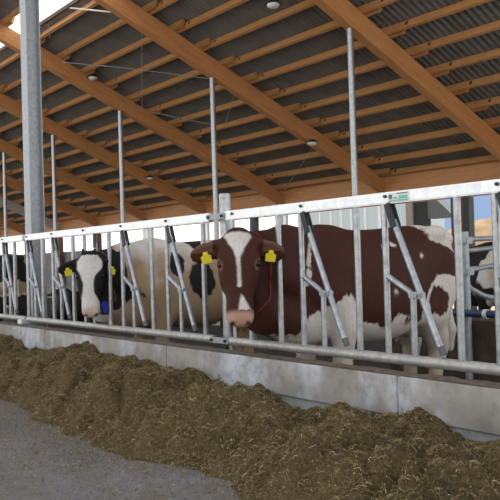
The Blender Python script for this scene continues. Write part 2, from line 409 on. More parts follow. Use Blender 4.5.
# ------------------------------------------------------------------ kerb
J = [.6,-2.34,-4.46,-6.58,-8.70,-10.82]
wh = ['at the right edge of the photo','under the red cow','under the white-faced cow','under the thick steel column','at the far left']
for k in range(4):
    bm = bmesh.new(); box(bm, (J[k+1]+.0012,2.88,-.81), (J[k]-.0012,2.985,-.605), .005)
    tag(bm_obj('kerb_block', bm, CONC, None), 'pale concrete kerb block below the fence, '+wh[k], 'kerb', 'concrete kerb blocks')
tag(boxo('wall_plinth', (-10.82,2.90,GB), (.6,2.985,-.811), CONC_B), kind='structure')
def grid_obj(name, X0, X1, Y0, Y1, step, hf, mat, base):
    nx = int((X1-X0)/step)+1; ny = int((Y1-Y0)/step)+1
    xs = np.linspace(X0,X1,nx); ys = np.linspace(Y0,Y1,ny); v = []; keep = np.zeros((nx,ny),bool)
    for i,x in enumerate(xs):
        for j,y in enumerate(ys):
            hh = hf(x,y); v.append((x,y,base+hh)); keep[i,j] = hh > -.01
    f = []
    for i in range(nx-1):
        for j in range(ny-1):
            if keep[i,j] or keep[i+1,j] or keep[i,j+1] or keep[i+1,j+1]:
                f.append((i*ny+j,(i+1)*ny+j,(i+1)*ny+j+1,i*ny+j+1))
    me = np_mesh(name, v, f); me.polygons.foreach_set('use_smooth',[True]*len(me.polygons)); return mesh_obj(name, me, mat)
N = lambda x,y,s,z=0: mnoise.noise(Vector((x*s,y*s,z)))
d = grid_obj('dung_layer', -10.6, .5, 2.89, 2.98, .018, lambda x,y: .002+.012*min(1,(y-2.885)/.06)*(.65+.7*N(x,y,9)+.4*N(x,y,25)), DIRT, -.604)
tag(d, 'thin crust of dark dung and feed crumbs on top of the kerb', 'dirt', kind='stuff')

# ------------------------------------------------------------------ silage pile
FX = [-9.5,-7.5,-6.2,-5.3,-4.86,-4.43,-3.95,-3.54,-3.17,-2.96,-2.78,-2.5,-2.27,-1.8,-1.0,0.2]
FYv= [2.05,2.0,1.98,1.95,1.93,1.87,1.81,1.785,1.79,1.85,1.91,1.88,1.83,1.75,1.7,1.7]
CX = [-9.5,-8.2,-7.53,-7.26,-7.0,-6.63,-6.30,-6.08,-5.69,-5.42,-4.92,-4.56,-3.94,-3.72,-3.41,-3.23,-2.97,-2.67,-2.42,-2.33,-2.23,-2.09,-1.98,-1.94,-1.85,-1.75,-1.5,0.2]
CH = [.22,.24,.235,.19,.12,.148,.13,.165,.25,.195,.25,.195,.187,.14,.157,.138,.103,.136,.135,.155,.18,.18,.157,.115,.165,.13,.15,.15]
def pile(x, y):
    yf = np.interp(x, FX, FYv)+.05*N(x,0,3.1,4)+.03*N(x,0,9,8)
    hc = float(np.interp(x, CX, CH))
    t = (y-yf)/.55
    if t < -.15: return -.05
    main = .225*(1-(1-min(max(t,0),1))**2.2)
    back = max(0,min(1,(y-2.46)/.28)); back = back*back*(3-2*back)
    trough = -.10*math.exp(-((y-2.52)/.11)**2)
    hgt = main*(1-back)+hc*back+trough
    amp = min(1, max(0,t*2+.25))
    hgt += amp*(.10*N(x,y,2.4)+.20*(abs(N(x,y,3.6,3))-.18)+.11*(abs(N(x,y,8.5,13))-.18)+.03*N(x,y,16,6)+.016*N(x,y,36,9))*(1-.5*back)
    if t < 0: hgt += t*.3
    return hgt
pl = grid_obj('silage_heap', -8.6, -.3, 1.55, 2.875, .018, pile, SILAGE, G)
tag(pl, 'long loose heap of brown chopped silage along the kerb', 'silage', kind='stuff')
def strands(name, n, sampler, lmin, lmax, parent=None, up=.35):
    V = np.zeros((n,6,3)); T = np.zeros((n,6)); F = []
    k = 0
    while k < n:
        s = sampler()
        if s is None: continue
        p = np.array(s); L = lmin+(lmax-lmin)*random.random()**2.2; w = .0005+.0011*random.random()
        a = random.random()*6.283; el = (random.random()-.35)*up*2
        d = np.array((math.cos(a)*math.cos(el), math.sin(a)*math.cos(el), math.sin(el)))
        b = rng.normal(size=3)*.35*L; sd = np.cross(d, rng.normal(size=3)); sd /= np.linalg.norm(sd)+1e-6; sd *= w
        q0 = p-d*L/2; q1 = p+b*.4+np.array((0,0,.006)); q2 = p+d*L/2
        V[k] = (q0-sd, q0+sd, q1-sd*1.1, q1+sd*1.1, q2-sd*.6, q2+sd*.6)
        T[k] = min(1,max(0,random.gauss(.48,.24))); k += 1
    i = np.arange(n)[:,None]*6
    F = np.concatenate([i+np.array([0,1,3,2]), i+np.array([2,3,5,4])])
    me = bpy.data.meshes.new(name)
    me.vertices.add(n*6); me.vertices.foreach_set('co', V.reshape(-1))
    me.loops.add(len(F)*4); me.loops.foreach_set('vertex_index', F.reshape(-1).astype(np.int32))
    me.polygons.add(len(F)); me.polygons.foreach_set('loop_start', np.arange(0,len(F)*4,4,dtype=np.int32))
    me.update(calc_edges=True)
    at = me.attributes.new('tint','FLOAT','POINT'); at.data.foreach_set('value', T.reshape(-1))
    o = mesh_obj(name, me, STRAND, parent); return o
def s_pile():
    u = random.random(); x = -8.4+8.0*(1-(1-u)**.62) if random.random() < .75 else -8.4+8.0*u
    y = 1.7+1.16*random.random(); hh = pile(x,y)
    if hh < .0: return None
    return (x,y,G+hh+.004)
st = strands('silage_strands', 170000, s_pile, .006, .042, pl); tag(st, kind='stuff')
def s_floor():
    x = -7+6*random.random(); y = .7+1.35*random.random()
    yf = np.interp(x, FX, FYv)
    if y > yf+.05: return None
    if random.random() > .18+.9*math.exp(-(yf-y)/.22)+(.35 if N(x,y,2.2,5) > .12 else 0): return None
    return (x,y,G+.004)
st = strands('chaff', 20000, s_floor, .004, .02, None, .08)
tag(st, 'scattered bits of chaff lying on the grey alley floor', 'chaff', kind='stuff')

# ------------------------------------------------------------------ cows
def smin(a, b, k):
    h_ = np.clip(.5+.5*(b-a)/k, 0, 1); return b*(1-h_)+a*h_-k*h_*(1-h_)
class Field:
    def __init__(s, lo, hi, vox):
        s.lo = np.array(lo); s.v = vox; s.n = np.ceil((np.array(hi)-s.lo)/vox).astype(int)+1
        s.d = np.full(s.n, 1.0, np.float32)
    def sub(s, lo, hi):
        a = np.clip(np.floor((np.array(lo)-s.lo)/s.v).astype(int), 0, s.n-1); b = np.clip(np.ceil((np.array(hi)-s.lo)/s.v).astype(int)+1, 1, s.n)
        sl = tuple(slice(x,y) for x,y in zip(a,b))
        g = np.meshgrid(*[s.lo[i]+s.v*np.arange(a[i],b[i]) for i in range(3)], indexing='ij')
        return sl, [x.astype(np.float32) for x in g]
    def cone(s, a, b, ra, rb, k=.05):
        a = np.array(a,float); b = np.array(b,float); m = max(ra,rb)+k*2+.03
        sl, (x,y,z) = s.sub(np.minimum(a,b)-m, np.maximum(a,b)+m)
        ab = b-a; L2 = ab@ab+1e-9
        t = np.clip(((x-a[0])*ab[0]+(y-a[1])*ab[1]+(z-a[2])*ab[2])/L2, 0, 1)
        d = np.sqrt((x-a[0]-t*ab[0])**2+(y-a[1]-t*ab[1])**2+(z-a[2]-t*ab[2])**2)-(ra+(rb-ra)*t)
        s.d[sl] = smin(s.d[sl], d, k)
    def chain(s, pts, k=.05):
        for p, q in zip(pts, pts[1:]): s.cone(p[:3], q[:3], p[3], q[3], k)
    def ell(s, c, axes, radii, k=.04, cut=False):
        """axes: 3 orthonormal vectors"""
        c = np.array(c,float); A = np.array(axes,float); r = np.array(radii,float); m = max(r)+k*2+.03
        sl, (x,y,z) = s.sub(c-m, c+m)
        p = [(x-c[0])*A[i][0]+(y-c[1])*A[i][1]+(z-c[2])*A[i][2] for i in range(3)]
        k0 = np.sqrt(sum((p[i]/r[i])**2 for i in range(3))); k1 = np.sqrt(sum((p[i]/r[i]**2)**2 for i in range(3)))+1e-6
        d = k0*(k0-1)/k1
        if cut: s.d[sl] = -smin(-s.d[sl], d, k)
        else: s.d[sl] = smin(s.d[sl], d, k)
    def loft(s, org, ax, st, k=.05, p=2.3):
        """st rows: t, half width, top, bottom in the frame ax=(forward, left, up)"""
        org = np.array(org,float); ax = np.array(ax,float); st = np.array(st,float)
        pts = []
        for t,w,a,b in st:
            for l in (-w,w):
                for u in (a,b): pts.append(org+ax[0]*t+ax[1]*l+ax[2]*u)
        pts = np.array(pts); m = k*2+.03
        sl, (x,y,z) = s.sub(pts.min(0)-m, pts.max(0)+m)
        q = [(x-org[0])*ax[i][0]+(y-org[1])*ax[i][1]+(z-org[2])*ax[i][2] for i in range(3)]
        tt = st[:,0]; dense = np.linspace(tt[0],tt[-1],80)
        def sm(cc):
            v = np.interp(dense, tt, cc); ker = np.array([1,2,3,2,1])/9.; v2 = np.convolve(np.pad(v,2,mode='edge'),ker,'valid'); return v2
        W, Tp, Bt = sm(st[:,1]), sm(st[:,2]), sm(st[:,3])
        tc_ = np.clip(q[0], tt[0], tt[-1])
        w = np.interp(tc_, dense, W); tp = np.interp(tc_, dense, Tp); bt = np.interp(tc_, dense, Bt)
        c = (tp+bt)/2; hh = (tp-bt)/2
        e = (np.abs(q[1]/w)**p+np.abs((q[2]-c)/hh)**p)**(1/p)
        d = (e-1)*np.minimum(w,hh); dx = np.maximum(np.maximum(tt[0]-q[0], q[0]-tt[-1]), 0)
        d = np.where(dx > 0, np.sqrt(np.maximum(d,0)**2+dx**2), d)
        s.d[sl] = smin(s.d[sl], d.astype(np.float32), k)
    def mesh(s):
        d = s.d; n = s.n; ins = d < 0
        corners = [(i,j,k) for i in (0,1) for j in (0,1) for k in (0,1)]
        sh = lambda a,c: a[c[0]:n[0]-1+c[0], c[1]:n[1]-1+c[1], c[2]:n[2]-1+c[2]]
        cnt = sum(sh(ins,c).astype(np.int8) for c in corners)
        idx = np.argwhere((cnt > 0) & (cnt < 8)); ids = -np.ones(n-1, np.int64); ids[tuple(idx.T)] = np.arange(len(idx))
        acc = np.zeros((len(idx),3)); num = np.zeros(len(idx))
        for a in corners:
            for ax in range(3):
                if a[ax]: continue
                b = list(a); b[ax] = 1
                da = d[tuple((idx+np.array(a)).T)]; db = d[tuple((idx+np.array(b)).T)]
                m = (da < 0) != (db < 0); t = np.where(m, da/(da-db+1e-12), 0)
                pt = np.array(a)[None]+t[:,None]*(np.array(b)-np.array(a))[None]
                acc[m] += pt[m]; num += m
        V = s.lo+s.v*(idx+acc/num[:,None])
        F = []
        for ax in range(3):
            o1, o2 = (ax+1)%3, (ax+2)%3
            a = [slice(None)]*3; b = [slice(None)]*3; a[ax] = slice(0,n[ax]-1); b[ax] = slice(1,n[ax])
            ch = np.argwhere(ins[tuple(a)] != ins[tuple(b)])
            ch = ch[(ch[:,o1] > 0) & (ch[:,o2] > 0) & (ch[:,o1] < n[o1]-1) & (ch[:,o2] < n[o2]-1)]
            e1 = np.eye(3,dtype=int)[o1]; e2 = np.eye(3,dtype=int)[o2]
            g = lambda q: ids[tuple(q.T)]
            quad = np.stack([g(ch-e1-e2), g(ch-e2), g(ch), g(ch-e1)], 1)
            flip = ~ins[tuple(ch.T)]; quad[flip] = quad[flip][:, ::-1]; F.append(quad)
        return V, np.concatenate(F)

def m_coat(name, dark_lo, dark_hi, white_lo, white_hi, tan=None):
    t = NT(name, .7, 0, .25); co_ = t.coords()
    def attr(n):
        a = t.n.new('ShaderNodeAttribute'); a.attribute_name = n; return a.outputs['Fac']
    jag = t.noise(t.coords((1,1,.55)), 22, 4, .65); fur = t.noise(t.coords((9,9,2.2)), 14, 4, .7); big = t.noise(co_, 4.5, 4)
    dark = t.ramp(fur, [(.3, dark_lo), (.75, dark_hi)])
    dark = t.mix(t.math('MULTIPLY', big, .4), dark, dark_lo)
    wh = t.ramp(fur, [(.3, white_lo), (.75, white_hi)])
    if tan:
        dirty = t.ramp(t.math('ADD', t.math('MULTIPLY', big, .75), t.math('MULTIPLY', attr('dirt'), .6)), [(.42, (0,0,0)), (.75, (1,1,1))])
        wh = t.mix(dirty, wh, tan)
    fac = t.math('ADD', attr('white'), t.math('MULTIPLY', t.math('SUBTRACT', jag, .5), t.math('MULTIPLY_ADD', attr('face'), -.075, .10)))
    fac = t.math('MULTIPLY_ADD', fac, 60.0, .5); fac = t.math('MINIMUM', t.math('MAXIMUM', fac, 0.0), 1.0)
    c = t.mix(fac, dark, wh)
    c = t.mix(attr('pink'), c, (.46,.27,.20)); c = t.mix(attr('dark'), c, (.018,.013,.012))
    t.base(c); t.bump(fur, .35, .01); return t.m
COAT_R = m_coat('red_and_white_coat', (.036,.0095,.0055), (.070,.0195,.0105), (.50,.46,.41), (.70,.67,.62), (.44,.36,.27))
COAT_B = m_coat('black_and_white_coat', (.007,.007,.008), (.018,.017,.017), (.52,.49,.45), (.74,.72,.69), (.36,.255,.15))
HOOF = None
def unit(v): v = np.array(v,float); return v/np.linalg.norm(v)
def build_cow(name, label, loc, yaw_, scale, poll, hf, hu, vox, coat, pattern, lying=False, headL=.55, tags=True, tuft=0):
    """poll, hf, hu in WORLD space (hf: poll to muzzle, hu: out of the forehead); body heading given by yaw_ (0 = +x)"""
    c_, s_ = math.cos(yaw_), math.sin(yaw_)
    Rm = np.array(((c_,s_,0),(-s_,c_,0),(0,0,1)))                # world -> local
    L = lambda p: Rm @ (np.array(p)-np.array(loc))/scale
    P = L(poll); f = unit(Rm @ np.array(hf,float)); u = Rm @ np.array(hu,float); u = unit(u-f*(u@f)); l = np.cross(u,f)
    zo = -.55 if lying else 0
    F = Field((-1.12,-.52,-.02), (max(1.3,P[0]+.75),.52 if abs(P[1])<.3 else .95,1.75), vox)
    F.lo[1] = min(-.55, P[1]-.45); hi1 = max(.55, P[1]+.45); F.n[1] = int((hi1-F.lo[1])/vox)+2; F.d = np.full(F.n,1.0,np.float32)
    I3 = np.eye(3)
    trunk = [(-.90,.07,1.34,1.02),(-.85,.14,1.385,.90),(-.74,.22,1.425,.80),(-.55,.275,1.445,.70),(-.35,.325,1.43,.62),(-.1,.365,1.41,.565),(.15,.36,1.40,.575),(.35,.31,1.41,.61),(.5,.265,1.42,.62),(.64,.21,1.36,.60),(.76,.155,1.25,.62),(.84,.10,1.12,.68)]
    F.loft((0,0,zo), I3, trunk, .05, 2.35)
    for s in (-1,1):
        F.ell((-.52,s*.235,1.37+zo), I3, (.10,.06,.055), .09)                     # hook bone
        F.ell((-.84,s*.10,1.33+zo), I3, (.06,.045,.05), .06)                      # pin bone
        F.ell((.50,s*.20,1.05+zo), I3, (.15,.085,.25), .08)                       # shoulder
        F.ell((-.60,s*.17,1.05+zo), I3, (.20,.13,.28), .08)                       # thigh
        if not lying:
            F.chain([(.55,s*.19,.95,.12),(.44,s*.20,.74,.092),(.475,s*.185,.45,.062),(.47,s*.18,.36,.05),(.46,s*.175,.17,.044),(.485,s*.175,.10,.055),(.50,s*.175,.045,.06)], .045)
            st_ = .13 if s > 0 else 0
            F.chain([(-.58,s*.20,1.0,.19),(-.48+st_*.3,s*.225,.78,.135),(-.64+st_*.8,s*.20,.58,.085),(-.71+st_,s*.185,.50,.072),(-.69+st_,s*.18,.40,.058),(-.66+st_,s*.175,.17,.05),(-.63+st_,s*.175,.10,.057),(-.60+st_,s*.175,.045,.062)], .045)
            F.ell((.515,s*.175,.02), I3, (.07,.055,.05), .02); F.ell((-.585+st_,s*.175,.02), I3, (.07,.055,.05), .02)
        else:
            F.chain([(.45,s*.24,.30,.11),(.70,s*.27,.12,.07),(.42,s*.27,.07,.055)], .05)
            F.chain([(-.55,s*.27,.35,.18),(-.12,s*.36,.20,.10),(-.45,s*.40,.07,.06)], .05)
    if not lying:
        F.ell((-.50,0,.68), I3, (.18,.15,.13), .06)
        for a in (-.40,-.56):
            for s in (-1,1): F.cone((a,s*.07,.57),(a,s*.08,.53),.018,.015,.02)
    F.chain([(-.88,0,1.39+zo,.05),(-.95,0,1.33+zo,.036),(-.975,0,1.0+zo,.026),(-.97,0,.75+zo*.9,.024),(-.975,0,.58+zo*.9,.05),(-.97,0,.42+zo*.6,.03)], .03)
    # neck
    hs = headL/.56
    H = lambda t,a,b: P+f*t*hs+l*a*hs+u*b*hs
    nb = H(.05,0,-.11); th = H(.20,0,-.19)
    b1 = np.array((.42,0,1.27+zo)); b2 = np.array((.64,0,1.02+zo)); b3 = np.array((.82,0,.80+zo))
    mid = lambda a,b,t,dz: a*(1-t)+b*t+np.array((0,0,dz))
    F.chain([(*b1,.15),(*mid(b1,nb,.5,.015),.125),(*nb,.095)], .08)
    F.chain([(*b2,.20),(*mid(b2,(nb+th)/2,.5,.0),.15),(*((nb+th)/2),.105)], .09)
    F.chain([(*b3,.17),(*mid(b3,th,.5,-.10),.125),(*th,.09)], .08)
    # head
    ax = np.array((f,l,u))
    Ps = P
    st = np.array([(-.03,.062,-.02,-.12),(.02,.098,.012,-.155),(.09,.122,.030,-.185),(.17,.132,.034,-.215),(.24,.118,.026,-.22),(.32,.097,.012,-.195),(.40,.083,-.002,-.155),(.46,.087,-.008,-.140),(.52,.086,-.018,-.132),(.555,.066,-.035,-.118),(.575,.035,-.055,-.095)])*hs
    F.loft(Ps, ax, st, .03, 2.5)
    for s in (-1,1):
        F.ell(H(.155,s*.105,-.012), ax, np.array((.055,.032,.030))*hs, .03)      # brow
        F.ell(H(.235,s*.085,-.11), ax, np.array((.10,.035,.09))*hs, .04)         # cheek
        F.ell(H(.187,s*.122,-.014), ax, np.array((.024,.020,.018))*hs, .012, True)   # eye socket
        F.ell(H(.545,s*.050,-.050), ax, np.array((.024,.022,.022))*hs, .03)      # nostril rim
        F.ell(H(.562,s*.048,-.052), ax, np.array((.020,.013,.012))*hs, .010, True)
        # ear
        ed = unit(l*s*1.0 + u*-.22 + f*.30); en = unit(u*.80+f*.50-ed*((u*.8+f*.5)@ed)); ew = np.cross(ed,en)
        F.cone(H(.045,s*.095,-.04), H(.052,s*.15,-.05), .040, .034, .03)
        F.ell(H(.055,s*.095,-.045)+ed*.120*hs, np.array((ed,ew,en)), np.array((.108,.066,.024))*hs, .02)
        F.ell(H(.055,s*.095,-.045)+ed*.115*hs+en*.022*hs, np.array((ed,ew,en)), np.array((.080,.042,.017))*hs, .012, True)
    F.ell(H(-.005,0,-.01), ax, np.array((.05,.075,.045))*hs, .04)                # poll
    for s in range(tuft): F.cone(H(-.02,(-.05,.035,.0)[s],.0), H(-.07,(-.065,.05,.01)[s],.015), .02, .012, .02)
    F.ell(H(.50,0,-.142), ax, np.array((.055,.058,.020))*hs, .02)                # lower lip
    F.ell(H(.552,0,-.112), ax, np.array((.045,.07,.007))*hs, .006, True)         # mouth line
    V, Q = F.mesh()
    me = np_mesh(name+'_body', V, Q)
    bm = bmesh.new(); bm.from_mesh(me)
    for _ in range(2): bmesh.ops.smooth_vert(bm, verts=bm.verts, factor=.4, use_axis_x=True, use_axis_y=True, use_axis_z=True)
    bm.to_mesh(me); bm.free()
    me.polygons.foreach_set('use_smooth', [True]*len(me.polygons))
    cov = np.zeros(len(V)*3); me.vertices.foreach_get('co', cov); V = cov.reshape(-1,3)
    hd = (V-P)/hs; hq = np.stack([hd@f, hd@l, hd@u], 1)
    near = np.linalg.norm(V-(P+f*.27*hs),axis=1)
    ishead = (near < .42*hs) & (hq[:,2] > -.24) & (hq[:,0] > -.09)
    nz = np.array([mnoise.noise(Vector(v*3.1))+.5*mnoise.noise(Vector(v*7.7)) for v in V])
    w, pk, dk, dr = pattern(V, hq, ishead, nz)
    for nm, a in (('face',ishead),('white',w),('pink',pk),('dark',dk),('dirt',dr)):
        at = me.attributes.new(nm,'FLOAT','POINT'); at.data.foreach_set('value', np.asarray(a,np.float32))
    root = empty(name, loc, label, 'cow', None); root.rotation_euler = (0,0,yaw_); root.scale = (scale,)*3
    body = mesh_obj('body', me, coat, root)
    def ball(nm, c, r, mat, par):
        bm = bmesh.new(); bmesh.ops.create_uvsphere(bm, u_segments=16, v_segments=10, radius=r, matrix=Matrix.Translation(c)); return bm_obj(nm, bm, mat, par, smooth=True)
    for s in (-1,1):
        ball('eye', H(.187,s*.112,-.020), .025*hs, EYE, root)
        if tags:
            ed = unit(l*s*1.0 + u*-.22 + f*.30); en = unit(u*.80+f*.50-ed*((u*.8+f*.5)@ed)); ew = np.cross(ed,en)
            c0 = H(.055,s*.095,-.045)+ed*.120*hs+en*.034*hs
            dwn = unit(np.array((0,0,-1.))-en*(np.array((0,0,-1.))@en)); sd = np.cross(dwn,en); tl = .13 if s > 0 else -.2
            dwn2 = dwn*math.cos(tl)+sd*math.sin(tl); sd2 = np.cross(dwn2,en)
            bm = bmesh.new(); pts = [(-.014,-.012),(.014,-.012),(.017,.008),(.032,.014),(.032,.056),(.028,.060),(-.028,.060),(-.032,.056),(-.032,.014),(-.017,.008)]
            prism(bm, [Vector(c0+sd2*a+dwn2*b) for a,b in pts], Vector(en*.005))
            bmesh.ops.create_cone(bm, cap_ends=True, segments=10, radius1=.009, radius2=.007, depth=.012, matrix=Matrix.Translation(c0+en*.008) @ Vector(en).to_track_quat('Z','Y').to_matrix().to_4x4())
            bm_obj('ear_tag', bm, YELLOW, root)
    return root, body, H, (f,l,u,hs), L

sig = lambda x: 1/(1+np.exp(-np.clip(x,-40,40)))
def head_marks(hq, ishead, w, pk, dk, pinkm=1.0):
    t, a, b = hq.T
    muz = np.clip((t-.475)/.03,0,1)*ishead
    pk = np.maximum(pk, muz*pinkm)
    for s in (-1,1):
        r = np.sqrt(((t-.560)/.022)**2+((a-s*.048)/.014)**2+((b+.050)/.022)**2); dk = np.maximum(dk, np.clip(1.5-r,0,1)*ishead)
        r = np.sqrt(((t-.187)/.032)**2+((a-s*.118)/.030)**2+((b+.018)/.026)**2); eyepk = np.clip(1.55-r,0,1)*ishead; (pk, dk) = (np.maximum(pk,.75*eyepk), dk) if pinkm > .9 else (pk, np.maximum(dk,.8*eyepk))
    return pk, dk
def pat_red(V, hq, ish, nz):
    x,y,z = V.T; n = nz*.10
    body = np.full(len(V), -.5)
    body = np.maximum(body, (np.interp(x,[-.6,.1,.5,.68,.85],[.71,.735,.77,.76,.66])-z)+n); body = np.maximum(body, .11-np.hypot((x-.50)*1.1,(z-.80)*.8)+n*.7)                       # belly, brisket, legs
    body = np.maximum(body, .24-np.hypot((x+.53)*.9,(z-.81)*1.0)+n*.7)                       # white flank patch
    body = np.minimum(body, np.hypot((x+.40)*1.1,(z-.85)*.8)-.085-n*.3)                        # brown spot on the thigh
    body = np.maximum(body, np.minimum(np.minimum(z-1.29-(x+.5)*.40, -.42-x), z-1.16)+n*.5)         # rump patch
    body = np.maximum(body, .014-np.abs(x-.74-(1.25-z)*.22)+n*.22-np.clip(z-1.36,0,1)*3-np.clip(1.02-z,0,1)*3)     # streak on the shoulder
    for q in ((.12,1.26),(.02,1.28),(-.25,1.2),(.1,.95)): body = np.maximum(body, .022-np.hypot(x-q[0],z-q[1])+n*.05)
    t,a,b = hq.T
    width = np.where(t < .16, np.interp(t,[-.03,.01,.05,.10,.16],[.05,.088,.066,.036,.013]), np.interp(t,[.16,.34,.36,.40,.46,.5],[.013,.010,-.02,.006,.030,.038]))
    off = np.interp(t,[0,.16,.36,.40,.5],[0,0,0,.016,.030])
    hd = np.minimum(width-np.abs(a-off), (t+.008))*1.0+n*.02; hd = np.where(b < -.06, -.3, hd); hd = np.where((t > .49), -.3, hd)
    hd = np.where((t > .40) & (b < -.11), .1, hd)
    w = np.where(ish, hd, body)
    pk, dk = head_marks(hq, ish, w, np.zeros(len(V)), np.zeros(len(V)))
    ear = ish & (np.abs(a) > .16) & (t < .12); pk = np.where(ear & (b > -.062), np.maximum(pk,.22), pk)
    dk = np.maximum(dk, np.clip((.09-z)/.02,0,1)*.9); dr = np.clip((.75-z)*1.6,0,1)
    return w, pk*.9, dk, dr
def pat_bw(V, hq, ish, nz):
    x,y,z = V.T; n = nz*.13
    body = (.86-x)*.9+n*.6                                                                       # black forehand, pale body behind
    body = np.minimum(body, np.hypot((x-.36)*1.5,z-1.2)-.10-n*.4); body = np.minimum(body, np.hypot((x-.84)*.9,z-.93)-.11-n*.4)
    body = np.minimum(body, np.hypot((x-.10)*.9,(z-1.03)*.9)-.13-n*.4)
    body = np.minimum(body, np.hypot((x-.02)*.9,(z-1.38)*1.0)-.09-n*.3)
    body = np.minimum(body, np.hypot((x-.02)*1.0,(z-.66)*1.2)-.10-n*.3) if False else body
    body = np.maximum(body, np.where(x > .2, (.79-z)+n, -1))                                  # white fore legs
    t,a,b = hq.T
    width = np.interp(t,[-.05,-.01,.05,.12,.19,.26,.34,.42,.5,.58],[.03,.08,.118,.122,.088,.068,.072,.085,.12,.12])
    width = np.where(a > 0, width-np.interp(t,[.10,.2,.36,.44],[0,.038,.034,0]), width); hd = width-np.abs(a)+n*.06; hd = np.where(b < np.interp(t,[.0,.3,.45],[-.07,-.07,-.2]), -.3, hd); hd = np.where(t < -.015, -.3, hd)
    ear = (np.abs(a) > .135) & (t < .14); hd = np.where(ear, -.3, hd)
    w = np.where(ish, hd, body)
    pk, dk = head_marks(hq, ish, w, np.zeros(len(V)), np.zeros(len(V)), .55)
    sp = ish & (t > .50); dk = np.where(sp, np.maximum(dk, np.clip(.35+nz*2.0,0,.85)), dk)
    dk = np.maximum(dk, np.clip((.09-z)/.02,0,1)*.9); dr = np.clip(1.25-np.abs(z-.72)*1.55,0,1)*(x < .95)
    return w, pk, dk, dr
def pat_far(V, hq, ish, nz):
    x,y,z = V.T; n = nz*.2
    body = np.maximum(.26-np.hypot((x-.16)*.9,(z-1.02)*.75)+n, (.52-z)+n)
    w = np.where(ish, -.3, body); pk, dk = head_marks(hq, ish, w, np.zeros(len(V)), np.zeros(len(V)))
    return w, pk, dk, np.full(len(V),.3)
def pat_dark(V, hq, ish, nz):
    x,y,z = V.T; w = np.where(ish, -.3, .10-np.hypot(x+.1,z-.72)+nz*.1); pk, dk = head_marks(hq, ish, w, np.zeros(len(V)), np.zeros(len(V)))
    return w, pk, dk, np.full(len(V),.4)
def pat_left(V, hq, ish, nz):
    x,y,z = V.T; w = np.where(ish, -.3, np.minimum((.98-z)+nz*.15, z-.72)); pk, dk = head_marks(hq, ish, w, np.zeros(len(V)), np.zeros(len(V)))
    return w, pk, dk, np.full(len(V),.5)

cdir = np.array((.783,-.621,0)); zz = np.array((0,0,1.))
hf = -zz*.93+cdir*.30; hu = cdir*.93+zz*.30
red, red_body, H, (f_,l_,u_,hs_), Lr = build_cow('cow', 'red-brown and white cow with a white blaze, head through the fence beside the round post', (-3.60,4.12,GB), R(-90-2), 1.0,
    (-3.45,2.77,.160), hf, hu, .0125, COAT_R, pat_red, headL=.545)
c2 = np.array((.885,-.465,0))
bw, bw_body, H2, (f2,l2,u2,hs2), Lb = build_cow('cow', 'white-faced cow with black ears and dirty pale body, head out through the fence', (-5.80,4.06,GB), R(-90-1), 1.0,
    (-5.62,2.88,.075), -zz*.95+c2*.22, c2*.95+zz*.22, .0125, COAT_B, pat_bw, headL=.50, tuft=2)
build_cow('cow', 'black and white cow standing in the cubicles behind the red cow\'s rump', (-4.35,7.7,GB), R(180), .93, (-5.45,7.7,.0), (-.75,0,-.66), (-.66,0,.75), .022, COAT_B, pat_far, tags=False)
build_cow('cow', 'black and white cow seen from its hindquarters at the left edge of the photo', (-12.85,4.75,GB), R(180), 1.0, (-14.05,4.7,.2), (-.75,0,-.66), (-.66,0,.75), .025, COAT_B, pat_left, tags=False)
build_cow('cow', 'black and white cow lying down far behind the white-faced cow', (-14.6,6.9,GB-.08), R(160), .85, (-15.6,7.25,-.5), (-.8,.1,-.6), (-.6,0,.8), .025, COAT_B, pat_dark, lying=True, tags=False)

# collars
def collar(root, body, H, fr, mat, name, ts, rx, ry, cen):
    f,l,u,hs = fr; bm = bmesh.new(); n = 40; ring = []
    for k in range(n):
        a = 2*math.pi*k/n; c = H(cen[0],0,cen[1])+l*math.cos(a)*rx+ (u*math.cos(ts)+f*math.sin(ts))*math.sin(a)*ry
        axd = unit(-u*math.sin(ts)+f*math.cos(ts)); ring.append([bm.verts.new(c+axd*.008), bm.verts.new(c-axd*.008)])
    for k in range(n): bm.faces.new((ring[k][0],ring[(k+1)%n][0],ring[(k+1)%n][1],ring[k][1]))
    o = bm_obj(name, bm, mat, root, smooth=True); m = o.modifiers.new('thick','SOLIDIFY'); m.thickness = .005; m.offset = 0
    sw = o.modifiers.new('wrap','SHRINKWRAP'); sw.target = body; sw.offset = .006; sw.wrap_mode = 'OUTSIDE_SURFACE'
    return o
c = collar(bw, bw_body, H2, (f2,l2,u2,hs2), STRAP_B, 'collar', R(-62), .16, .26, (.22,-.27))
c = collar(red, red_body, H, (f_,l_,u_,hs_), STRAP_O, 'collar', R(-62), .17, .27, (.20,-.27))
pt = H2(.47,.135,-.16)
bm = bmesh.new(); box(bm, (-.042,-.02,-.055), (.042,.02,.055), .018); bmesh.ops.transform(bm, matrix=Matrix.Translation(pt) @ Matrix.Rotation(R(20),4,'Y') @ Matrix.Rotation(R(30),4,'Z'), verts=bm.verts)
tr = bm_obj('transponder', bm, BLUE_TAG, bw, smooth=True)

